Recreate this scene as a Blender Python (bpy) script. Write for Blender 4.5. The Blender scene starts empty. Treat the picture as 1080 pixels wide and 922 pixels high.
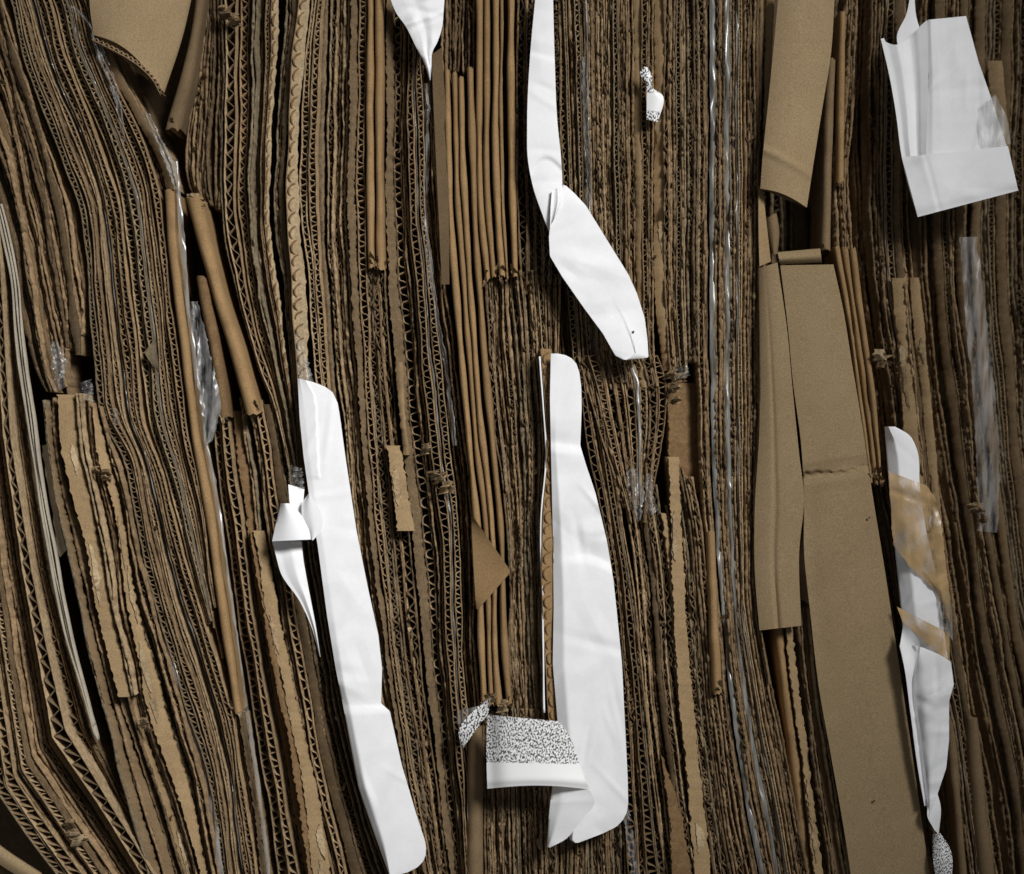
import bpy, math, random, re
import numpy as np
from mathutils import Vector

random.seed(7)
rng = np.random.default_rng(7)
scene = bpy.context.scene
coll = scene.collection

# ------------------------------------------------------------------ camera
S = 0.0005            # metres for one unit of the face plan (half a millimetre)
CX, CY = 540.0, 461.0
D = 0.90              # camera distance from the face of the bale, metres
cam = bpy.data.cameras.new("camera")
cam.sensor_width = 36.0
cam.lens = 36.0 * D / (1080 * S)
cam.clip_start, cam.clip_end = 0.02, 20
cam.dof.use_dof = True
cam.dof.focus_distance = D - 0.004
cam.dof.aperture_fstop = 2.8
cam_o = bpy.data.objects.new("camera", cam)
cam_o.location = (0, -D, 0)
cam_o.rotation_euler = (math.radians(90), 0, 0)
coll.objects.link(cam_o)
scene.camera = cam_o

# ------------------------------------------------------------------ light
world = bpy.data.worlds.new("World")
scene.world = world
world.use_nodes = True
bg = world.node_tree.nodes["Background"]
bg.inputs[0].default_value = (0.95, 0.98, 1.0, 1)
bg.inputs[1].default_value = 0.12

def area(name, loc, target, size, power, col):
    l = bpy.data.lights.new(name, 'AREA')
    l.shape = 'DISK'; l.size = size; l.energy = power; l.color = col; l.spread = math.radians(28)
    o = bpy.data.objects.new(name, l)
    o.location = loc
    o.rotation_euler = (Vector(target) - Vector(loc)).to_track_quat('-Z', 'Y').to_euler()
    coll.objects.link(o)
area("ceiling_lamp", (0.80, -1.60, 0.98), (-0.15, 0, -0.03), 0.6, 1.9, (1.0, 0.993, 0.985))

vs = scene.view_settings
vs.view_transform = 'Standard'; vs.look = 'None'; vs.exposure = 0.0; vs.gamma = 1.0
vs.use_curve_mapping = False

# ------------------------------------------------------------------ materials
MAT = {}
def nt(m):
    m.use_nodes = True
    t = m.node_tree
    return t, t.nodes, t.links, t.nodes["Principled BSDF"]

def kraft(key, name, col, col2, rough=0.9, lo=0.72, hi=1.18, bump=0.25, ribs=0.0, spk=1.0, fleck=0.0):
    if key not in 'wc':       # every board colour scaled darker and warmer
        col = (col[0] * 0.74, col[1] * 0.71, col[2] * 0.64); col2 = (col2[0] * 0.74, col2[1] * 0.71, col2[2] * 0.64)
    if key in 'kabmigdqojt':
        col = (col[0] * 1.0, col[1] * 1.03, col[2] * 1.09); col2 = (col2[0] * 1.0, col2[1] * 1.03, col2[2] * 1.09)
    m = bpy.data.materials.new(name); t, n, l, b = nt(m)
    tc = n.new("ShaderNodeTexCoord")
    fine = n.new("ShaderNodeTexNoise"); fine.inputs["Scale"].default_value = 1500; fine.inputs["Detail"].default_value = 3
    big = n.new("ShaderNodeTexNoise"); big.inputs["Scale"].default_value = 45; big.inputs["Detail"].default_value = 6; big.inputs["Roughness"].default_value = 0.65
    l.new(tc.outputs["Object"], fine.inputs["Vector"]); l.new(tc.outputs["Object"], big.inputs["Vector"])
    ramp = n.new("ShaderNodeMapRange"); ramp.inputs[1].default_value = 0.38; ramp.inputs[2].default_value = 0.66
    l.new(big.outputs[0], ramp.inputs[0])
    mix = n.new("ShaderNodeMix"); mix.data_type = 'RGBA'
    mix.inputs[6].default_value = (*col, 1); mix.inputs[7].default_value = (*col2, 1)
    l.new(ramp.outputs[0], mix.inputs[0])
    oi = n.new("ShaderNodeObjectInfo")
    mr = n.new("ShaderNodeMapRange"); mr.inputs[3].default_value = lo; mr.inputs[4].default_value = hi
    l.new(oi.outputs["Random"], mr.inputs[0])
    mf = n.new("ShaderNodeMapRange"); mf.inputs[1].default_value = 0.3; mf.inputs[2].default_value = 0.7
    mf.inputs[3].default_value = 1 - 0.22 * spk; mf.inputs[4].default_value = 1 + 0.18 * spk
    l.new(fine.outputs[0], mf.inputs[0])
    mm = n.new("ShaderNodeMath"); mm.operation = 'MULTIPLY'
    l.new(mr.outputs[0], mm.inputs[0]); l.new(mf.outputs[0], mm.inputs[1])
    fl = n.new("ShaderNodeTexNoise"); fl.inputs["Scale"].default_value = 420; fl.inputs["Detail"].default_value = 2; fl.inputs["Roughness"].default_value = 0.7
    l.new(tc.outputs["Object"], fl.inputs["Vector"])
    fr = n.new("ShaderNodeMapRange"); fr.inputs[1].default_value = 0.36; fr.inputs[2].default_value = 0.62
    fr.inputs[3].default_value = 1 - fleck; fr.inputs[4].default_value = 1 + fleck * 0.8
    l.new(fl.outputs[0], fr.inputs[0])
    m2 = n.new("ShaderNodeMath"); m2.operation = 'MULTIPLY'
    l.new(mm.outputs[0], m2.inputs[0]); l.new(fr.outputs[0], m2.inputs[1]); mm = m2
    sc = n.new("ShaderNodeVectorMath"); sc.operation = 'SCALE'
    l.new(mix.outputs[2], sc.inputs[0]); l.new(mm.outputs[0], sc.inputs["Scale"])
    l.new(sc.outputs[0], b.inputs["Base Color"])
    b.inputs["Roughness"].default_value = rough
    b.inputs["Specular IOR Level"].default_value = 0.15
    bp = n.new("ShaderNodeBump"); bp.inputs["Strength"].default_value = bump; bp.inputs["Distance"].default_value = 0.0004
    if ribs:
        wv = n.new("ShaderNodeTexWave"); wv.bands_direction = 'Z'; wv.inputs["Scale"].default_value = 46
        wv.inputs["Distortion"].default_value = 0.6
        l.new(tc.outputs["Object"], wv.inputs["Vector"])
        ma = n.new("ShaderNodeMath"); ma.operation = 'MULTIPLY_ADD'; ma.inputs[1].default_value = ribs
        l.new(wv.outputs["Fac"], ma.inputs[0]); l.new(fine.outputs[0], ma.inputs[2]); l.new(ma.outputs[0], bp.inputs["Height"])
    else:
        l.new(fine.outputs[0], bp.inputs["Height"])
    l.new(bp.outputs[0], b.inputs["Normal"])
    MAT[key] = m

kraft('k', "kraft_board",      (0.350, 0.240, 0.138), (0.230, 0.155, 0.087), fleck=0.26, lo=0.75, hi=1.2)
kraft('a', "kraft_dark_board", (0.215, 0.146, 0.082), (0.130, 0.087, 0.048), fleck=0.26, lo=0.7, hi=1.3)
kraft('b', "kraft_light_board",(0.430, 0.315, 0.190), (0.310, 0.220, 0.130), fleck=0.26, lo=0.85, hi=1.15)
kraft('m', "kraft_fluting",    (0.270, 0.190, 0.112), (0.170, 0.116, 0.066))
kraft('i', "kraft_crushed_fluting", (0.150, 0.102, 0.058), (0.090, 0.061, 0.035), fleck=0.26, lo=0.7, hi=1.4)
kraft('t', "kraft_tan_face",   (0.400, 0.280, 0.155), (0.340, 0.232, 0.126), lo=0.88, hi=1.1, bump=0.12)
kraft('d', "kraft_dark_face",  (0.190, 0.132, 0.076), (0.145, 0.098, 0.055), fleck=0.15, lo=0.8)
kraft('o', "kraft_orange",     (0.250, 0.155, 0.078), (0.190, 0.115, 0.056), fleck=0.15, lo=0.85, hi=1.1)
kraft('g', "kraft_grey",       (0.255, 0.200, 0.130), (0.205, 0.158, 0.100), fleck=0.26, lo=0.8)
kraft('l', "kraft_light_torn", (0.500, 0.400, 0.270), (0.400, 0.300, 0.190), fleck=0.15, lo=0.9, hi=1.1)
kraft('n', "kraft_panel",      (0.376, 0.285, 0.176), (0.344, 0.257, 0.156), lo=0.97, hi=1.03, bump=0.12, ribs=0.35)
kraft('j', "kraft_plain_face", (0.262, 0.182, 0.104), (0.215, 0.146, 0.082), lo=0.85, hi=1.12, bump=0.12)
kraft('q', "kraft_fold",       (0.375, 0.240, 0.118), (0.310, 0.196, 0.095), lo=0.85, hi=1.12, bump=0.12)
kraft('h', "kraft_pale_panel", (0.442, 0.332, 0.206), (0.402, 0.298, 0.182), lo=0.97, hi=1.03, bump=0.12, ribs=0.3)
kraft('c', "cream_paper",      (0.400, 0.355, 0.280), (0.300, 0.262, 0.200), lo=0.85, hi=1.05, bump=0.08)
kraft('w', "white_label_paper",(0.810, 0.810, 0.820), (0.745, 0.745, 0.757), rough=0.75, lo=1.0, hi=1.0, bump=0.015, spk=0.12)

def clear(key, name, col, alpha, rough, stain=None):
    m = bpy.data.materials.new(name); t, n, l, b = nt(m)
    out = n["Material Output"]
    b.inputs["Base Color"].default_value = (*col, 1)
    b.inputs["Roughness"].default_value = rough
    b.inputs["Specular IOR Level"].default_value = 0.5
    tc = n.new("ShaderNodeTexCoord"); no = n.new("ShaderNodeTexNoise")
    no.inputs["Scale"].default_value = 330; no.inputs["Detail"].default_value = 3
    mpg = n.new("ShaderNodeMapping"); mpg.inputs["Scale"].default_value = (1, 1, 0.12) if not stain else (0.25, 0.25, 0.2); mpg.inputs["Rotation"].default_value = (0, 0.12, 0)
    l.new(tc.outputs["Object"], mpg.inputs[0]); l.new(mpg.outputs[0], no.inputs["Vector"])
    bp = n.new("ShaderNodeBump"); bp.inputs["Strength"].default_value = 0.35; bp.inputs["Distance"].default_value = 0.0006
    l.new(no.outputs[0], bp.inputs["Height"]); l.new(bp.outputs[0], b.inputs["Normal"])
    tr = n.new("ShaderNodeBsdfTransparent"); mx = n.new("ShaderNodeMixShader")
    mr = n.new("ShaderNodeMapRange"); mr.inputs[1].default_value = 0.35; mr.inputs[2].default_value = 0.65
    mr.inputs[3].default_value = max(0, alpha - (0.35 if stain else 0.17)); mr.inputs[4].default_value = min(1, alpha + (0.3 if stain else 0.2))
    l.new(no.outputs[0], mr.inputs[0]); l.new(mr.outputs[0], mx.inputs[0])
    l.new(tr.outputs[0], mx.inputs[1]); l.new(b.outputs[0], mx.inputs[2])
    gl = n.new('ShaderNodeBsdfGlossy'); gl.inputs['Roughness'].default_value = 0.3; l.new(bp.outputs[0], gl.inputs['Normal'])
    mg = n.new('ShaderNodeMixShader'); mg.inputs[0].default_value = 0.025 if key != 'G' else 0.0
    l.new(mx.outputs[0], mg.inputs[1]); l.new(gl.outputs[0], mg.inputs[2]); l.new(mg.outputs[0], out.inputs[0])
    MAT[key] = m
clear('T', "clear_tape", (0.40, 0.385, 0.35), 0.28, 0.16)
clear('F', "clear_film", (0.48, 0.47, 0.45), 0.085, 0.16)
clear('G', "clear_film_on_paper", (0.62, 0.62, 0.60), 0.17, 0.35)
clear('B', "brown_tape", (0.54, 0.36, 0.165), 0.5, 0.3, 1)

def printed():
    m = bpy.data.materials.new("printed_paper"); t, n, l, b = nt(m)
    uv = n.new("ShaderNodeUVMap")
    mp = n.new("ShaderNodeMapping"); mp.inputs["Scale"].default_value = (1.0, 0.6, 1); mp.inputs["Rotation"].default_value = (0, 0, 0.45)
    l.new(uv.outputs[0], mp.inputs[0])
    no = n.new("ShaderNodeTexNoise"); no.inputs["Scale"].default_value = 0.72; no.inputs["Detail"].default_value = 0.0; no.inputs["Distortion"].default_value = 0.35
    l.new(mp.outputs[0], no.inputs["Vector"])
    a = n.new("ShaderNodeMath"); a.operation = 'MULTIPLY'; a.inputs[1].default_value = 14.0
    s = n.new("ShaderNodeMath"); s.operation = 'SINE'
    
    th = n.new("ShaderNodeMapRange"); th.inputs[1].default_value = 0.50; th.inputs[2].default_value = 0.56
    l.new(no.outputs[0], th.inputs[0])
    # print stops at a margin: v coordinate below zero is unprinted
    sep = n.new("ShaderNodeSeparateXYZ"); l.new(uv.outputs[0], sep.inputs[0])
    gt = n.new("ShaderNodeMath"); gt.operation = 'LESS_THAN'; gt.inputs[1].default_value = 0.0
    l.new(sep.outputs[1], gt.inputs[0])
    mul = n.new("ShaderNodeMath"); mul.operation = 'MULTIPLY'; l.new(th.outputs[0], mul.inputs[0]); l.new(gt.outputs[0], mul.inputs[1])
    mx = n.new("ShaderNodeMix"); mx.data_type = 'RGBA'
    mx.inputs[6].default_value = (0.78, 0.78, 0.77, 1); mx.inputs[7].default_value = (0.06, 0.06, 0.065, 1)
    l.new(mul.outputs[0], mx.inputs[0]); l.new(mx.outputs[2], b.inputs["Base Color"])
    b.inputs["Roughness"].default_value = 0.38
    MAT['P'] = m
printed()

# ------------------------------------------------------------------ mesh helpers
def to_world(x, y, d, kd):
    k = (D + kd * S) / D
    return np.stack([(x - CX) * S * k, d * S, (CY - y) * S * k], -1)

def empty(name, base):
    o = bpy.data.objects.new(name, None); o.empty_display_size = 0.01
    o.location = base; coll.objects.link(o); o["_b"] = 0
    del o["_b"]
    return o

def mk(name, V, F, mat, parent=None, smooth=False, uv=None):
    V = np.asarray(V, float); F = np.asarray(F, np.int32)
    base = np.array(parent.location) if parent is not None else None
    if parent is None:
        c = V.mean(0); i = V[:, 2].min(); base = np.array([c[0], c[1], i])
    me = bpy.data.meshes.new(name)
    me.vertices.add(len(V)); me.vertices.foreach_set("co", (V - base).ravel().astype(np.float32))
    me.loops.add(F.size); me.loops.foreach_set("vertex_index", F.ravel())
    me.polygons.add(len(F))
    me.polygons.foreach_set("loop_start", np.arange(0, F.size, 4, dtype=np.int32))
    if uv is not None:
        u = me.uv_layers.new(name="UVMap")
        u.data.foreach_set("uv", np.asarray(uv, np.float32)[F.ravel()].ravel())
    me.update(calc_edges=True)
    if smooth: me.polygons.foreach_set("use_smooth", np.ones(len(F), bool))
    me.materials.append(MAT[mat])
    o = bpy.data.objects.new(name, me); coll.objects.link(o)
    if parent is not None: o.parent = parent
    else: o.location = base
    return o

def tag(o, label, cat, group=None):
    o["label"] = label; o["category"] = cat
    if group: o["group"] = group

def strip_vf(px, py, h, f, b, tilt=0.0, off=0):
    """thin wall seen edge-on: follows px,py in the face plan, front edge at f, runs back to b"""
    N = len(px)
    gx, gy = np.gradient(px), np.gradient(py)
    L = np.hypot(gx, gy) + 1e-9
    nx, ny = gy / L, -gx / L
    f = np.broadcast_to(f, (N,)); b = np.broadcast_to(b, (N,)); h = np.broadcast_to(h, (N,))
    a = to_world(px - nx * h, py - ny * h, f, f); c = to_world(px + nx * h, py + ny * h, f, f)
    t = tilt * (b - f)
    a2 = to_world(px - nx * h + t, py - ny * h, b, f); c2 = to_world(px + nx * h + t, py + ny * h, b, f)
    V = np.concatenate([a, c, a2, c2]); i = np.arange(N - 1)
    A, C, A2, C2 = i, i + N, i + 2 * N, i + 3 * N
    F = np.concatenate([np.stack([A, C, C + 1, A + 1], -1), np.stack([A2, A, A + 1, A2 + 1], -1),
                        np.stack([C, C2, C2 + 1, C + 1], -1),
                        [[0, 2 * N, 3 * N, N], [N - 1, 2 * N - 1, 4 * N - 1, 3 * N - 1]]])
    return V, F + off

def noise1(n, step, amp):
    """smooth-ish noise over n samples with knots every 'step' samples"""
    k = max(2, int(n / step) + 2)
    kn = rng.normal(0, 1, k)
    return np.interp(np.linspace(0, k - 1, n), np.arange(k), kn) * amp

def curve(pts, ys):
    p = np.array(sorted(pts, key=lambda q: q[1]), float)
    x, y = p[:, 0], p[:, 1]
    if len(p) == 1: return np.full(len(ys), x[0])
    m = np.gradient(x, y) if len(p) > 2 else np.full(2, (x[1] - x[0]) / (y[1] - y[0]))
    yc = np.asarray(ys, float)
    i = np.clip(np.searchsorted(y, yc) - 1, 0, len(y) - 2)
    hh = y[i + 1] - y[i]; t = np.clip((yc - y[i]) / hh, -0.5, 1.5)
    h00 = 2 * t**3 - 3 * t**2 + 1; h10 = t**3 - 2 * t**2 + t; h01 = -2 * t**3 + 3 * t**2; h11 = t**3 - t**2
    r = h00 * x[i] + h10 * hh * m[i] + h01 * x[i + 1] + h11 * hh * m[i + 1]
    lo, hi = t < 0, t > 1
    r = np.where(yc < y[0], x[0] + m[0] * (yc - y[0]), r)
    return np.where(yc > y[-1], x[-1] + m[-1] * (yc - y[-1]), r)

def along(pts, vv, smooth=True):
    p = np.array(pts, float)
    s = np.concatenate([[0], np.cumsum(np.hypot(*np.diff(p, axis=0).T))]); s /= s[-1]
    if smooth and len(p) > 2:
        out = []
        for k in (0, 1):
            m = np.gradient(p[:, k], s)
            i = np.clip(np.searchsorted(s, vv) - 1, 0, len(s) - 2); hh = s[i + 1] - s[i]; t = (vv - s[i]) / hh
            out.append((2*t**3-3*t**2+1)*p[i, k] + (t**3-2*t**2+t)*hh*m[i] + (3*t**2-2*t**3)*p[i+1, k] + (t**3-t**2)*hh*m[i+1])
        return np.stack(out, -1)
    return np.stack([np.interp(vv, s, p[:, 0]), np.interp(vv, s, p[:, 1])], -1)

def grid_faces(nv, nu, off=0):
    i, j = np.meshgrid(np.arange(nv - 1), np.arange(nu - 1), indexing='ij')
    a = (i * nu + j).ravel() + off
    return np.stack([a, a + 1, a + nu + 1, a + nu], -1)

def slab(name, Lp, Rp, depth, mat, parent=None, nu=12, nv=60, th=0.5, smooth=True, sm_edges=True, uvf=None, rough=0.0, sag=None, cr=None):
    """a sheet whose left and right edges follow Lp and Rp, with its own relief 'depth(u,v)' and thickness"""
    vv = np.linspace(0, 1, nv); uu = np.linspace(0, 1, nu)
    a, c = along(Lp, vv, sm_edges), along(Rp, vv, sm_edges)
    if rough:
        a[:, 0] += noise1(nv, 1.2, rough); c[:, 0] += noise1(nv, 1.2, rough)
    X = a[:, None, 0] * (1 - uu) + c[:, None, 0] * uu
    Y = a[:, None, 1] * (1 - uu) + c[:, None, 1] * uu
    U, Vv = np.meshgrid(uu, vv)
    if sag is not None:
        dx, dy = sag(U, Vv); X = X + dx; Y = Y + dy
    Z = depth(U, Vv) * np.ones_like(X)
    if cr:                                     # sharp small creases of handled paper
        q = np.random.RandomState(cr[0])
        for _ in range(cr[1]):
            th_ = q.uniform(0, math.pi); px, py = q.uniform(X.min(), X.max()), q.uniform(Y.min(), Y.max())
            dd = (X - px) * math.cos(th_) + (Y - py) * math.sin(th_); tt = -(X - px) * math.sin(th_) + (Y - py) * math.cos(th_)
            ln = q.uniform(15, 60); w_ = q.uniform(4, 16)
            Z = Z + q.choice((-1, 1)) * cr[2] * q.uniform(.3, 1) * np.clip(1 - np.abs(dd) / w_, 0, 1) * np.clip(1.3 - np.abs(tt) / ln, 0, 1)
    front = to_world(X, Y, Z, Z).reshape(-1, 3); back = to_world(X, Y, Z + th, Z).reshape(-1, 3)
    n = nv * nu
    Fs = [grid_faces(nv, nu), grid_faces(nv, nu, n)[:, ::-1]]
    i = np.arange(nv - 1) * nu; j = np.arange(nu - 1)
    Fs.append(np.stack([i, i + nu, i + nu + n, i + n], -1))
    i2 = i + nu - 1
    Fs.append(np.stack([i2, i2 + n, i2 + nu + n, i2 + nu], -1))
    Fs.append(np.stack([j, j + n, j + 1 + n, j + 1], -1))
    j2 = j + (nv - 1) * nu
    Fs.append(np.stack([j2, j2 + 1, j2 + 1 + n, j2 + n], -1))
    uv = None
    if uvf is not None:
        uu_, vv_ = uvf(X, Y, U, Vv); q = np.stack([uu_, vv_], -1).reshape(-1, 2); uv = np.concatenate([q, q])
    o = mk(name, np.concatenate([front, back]), np.concatenate(Fs), mat, parent, smooth, uv)
    if smooth:
        o.data.set_sharp_from_angle(angle=math.radians(50))
    return o

ORD = "first second third fourth fifth sixth seventh eighth ninth tenth eleventh twelfth thirteenth fourteenth fifteenth sixteenth seventeenth eighteenth nineteenth twentieth twenty-first twenty-second twenty-third twenty-fourth twenty-fifth twenty-sixth twenty-seventh twenty-eighth twenty-ninth thirtieth".split()
KIND = {  # style: name, phrase, category
    'o': ("corrugated_sheet", "open-fluted cardboard edge", "cardboard sheet"),
    'z': ("corrugated_sheet", "wide zigzag-fluted cardboard edge", "cardboard sheet"),
    'c': ("corrugated_sheet", "crushed cardboard edge", "cardboard sheet"),
    'f': ("folded_cardboard", "smooth folded cardboard edge", "folded cardboard"),
    'p': ("cardboard_strip", "flat brown cardboard strip", "cardboard strip"),
    's': ("peeled_cardboard", "pale peeled cardboard strip with bare flutes", "peeled cardboard"),
    'w': ("paper_sheet", "cream paper edge", "paper sheet"),
    't': ("tape_strip", "grey clear tape edge", "tape"),
}
TOK = re.compile(r"([a-z])([\d.]+)([<>]?)(?:@(-?\d+))?(?:#(\w))?")

def fluted(root, ys, xl, xr, f0, back, style, tilt, recess=(4, 6, 9)):
    n = len(ys); w = np.mean(xr - xl)
    crush = style == 'c'
    fine_ = recess[0] < 2; q_ = 0.45 if fine_ else 1.0
    lm = random.choice("kkkkkaggbb" if fine_ else "aaaakkkkggb" if crush else "kkkggbbb")
    # liners
    st = 3 if crush else 4
    sel = np.unique(np.concatenate([np.arange(0, n, st), [n - 1]]))
    for side in (0, 1):
        x = (xl + 0.55) if side == 0 else (xr - 0.55)
        x = x[sel] + (noise1(len(sel), 1.3, 0.25 * q_) + noise1(len(sel), 7, 0.35 * q_) if crush else noise1(len(sel), 2, 0.18))
        f = f0[sel] + (noise1(len(sel), 1.0, 1.5) + noise1(len(sel), 6, 1.6) if crush else noise1(len(sel), 1.5, 0.6))
        if crush and random.random() < 0.5: f = f + random.uniform(0, 3)
        h = 0.5 + (np.abs(noise1(len(sel), 1.2, 0.3)) + np.abs(noise1(len(sel), 12, 0.4)) if crush else 0.1)
        V, F = strip_vf(x, ys[sel], h, f, back, tilt)
        mk("liner", V, F, lm if random.random() < 0.7 else random.choice("kka"), root)
    # fluting
    cx = (xl + xr) / 2
    arc = np.concatenate([[0], np.cumsum(np.hypot(np.diff(cx), np.diff(ys)))])
    pitch = {'o': max(10.0, min(17, w * random.uniform(1.6, 2.0))), 'z': w * 1.6, 'c': random.uniform(7, 14)}[style] * random.uniform(0.92, 1.1)
    per = 14 if style != 'c' else 6
    m = int(arc[-1] / pitch * per) + 2
    a = np.linspace(0, arc[-1], m)
    yy = np.interp(a, arc, ys); l_ = np.interp(a, arc, xl) + 1.0; r_ = np.interp(a, arc, xr) - 1.0
    ph = a / pitch * 2 * math.pi + noise1(m, per * 4, 1.7) + random.uniform(0, 6)
    if crush: ph = ph + noise1(m, per, 1.0)
    wv = np.sin(ph)
    wv = np.sign(wv) * np.abs(wv) ** (0.4 if style == 'o' else 1.0)
    if style == 'z': wv = 2 / math.pi * np.arcsin(np.sin(ph) * 0.985)
    amp = np.clip(.97 + noise1(m, per * 5, .1), .6, 1) if not crush else np.clip(0.75 + noise1(m, per * 2, 0.3), 0.2, 1)
    q = 0.5 + 0.5 * wv * amp
    x = l_ * (1 - q) + r_ * q + noise1(m, 3, 0.4 if not crush else 0.5)
    skew = np.cos(ph) * (0.5 if style == 'o' else 0)          # leaning, slightly looped waves
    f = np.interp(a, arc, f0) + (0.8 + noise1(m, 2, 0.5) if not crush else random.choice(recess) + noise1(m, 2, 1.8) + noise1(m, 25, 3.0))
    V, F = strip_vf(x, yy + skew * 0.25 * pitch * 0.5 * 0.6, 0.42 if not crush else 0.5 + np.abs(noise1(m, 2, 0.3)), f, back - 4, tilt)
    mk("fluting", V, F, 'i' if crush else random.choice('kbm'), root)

def torn_flaps(root, ys, xl, xr, f0, count):
    for _ in range(count):
        i = random.randrange(len(ys)); x = random.uniform(xl[i], xr[i]); y = ys[i]
        L = random.uniform(5, 15); w = random.uniform(2, 5); a = random.uniform(-0.5, 0.5)
        up = random.choice((-1, 1))
        ax, ay = math.sin(a), math.cos(a) * up
        d0 = f0[i]; lift = random.uniform(2, 6)
        slab("torn_flap", [(x - w / 2, y), (x - w * .4 + ax * L * .5, y + ay * L * .5), (x + ax * L - 1, y + ay * L)],
             [(x + w / 2, y), (x + w * .5 + ax * L * .5, y + ay * L * .45), (x + ax * L + 1, y + ay * L * .9)],
             lambda u, v: d0 + 1.5 - lift * v + 2.5 * np.sin(v * 3 + u * 2), random.choice("lkmm"), root, nu=4, nv=7, th=0.6, rough=0.5)

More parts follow.
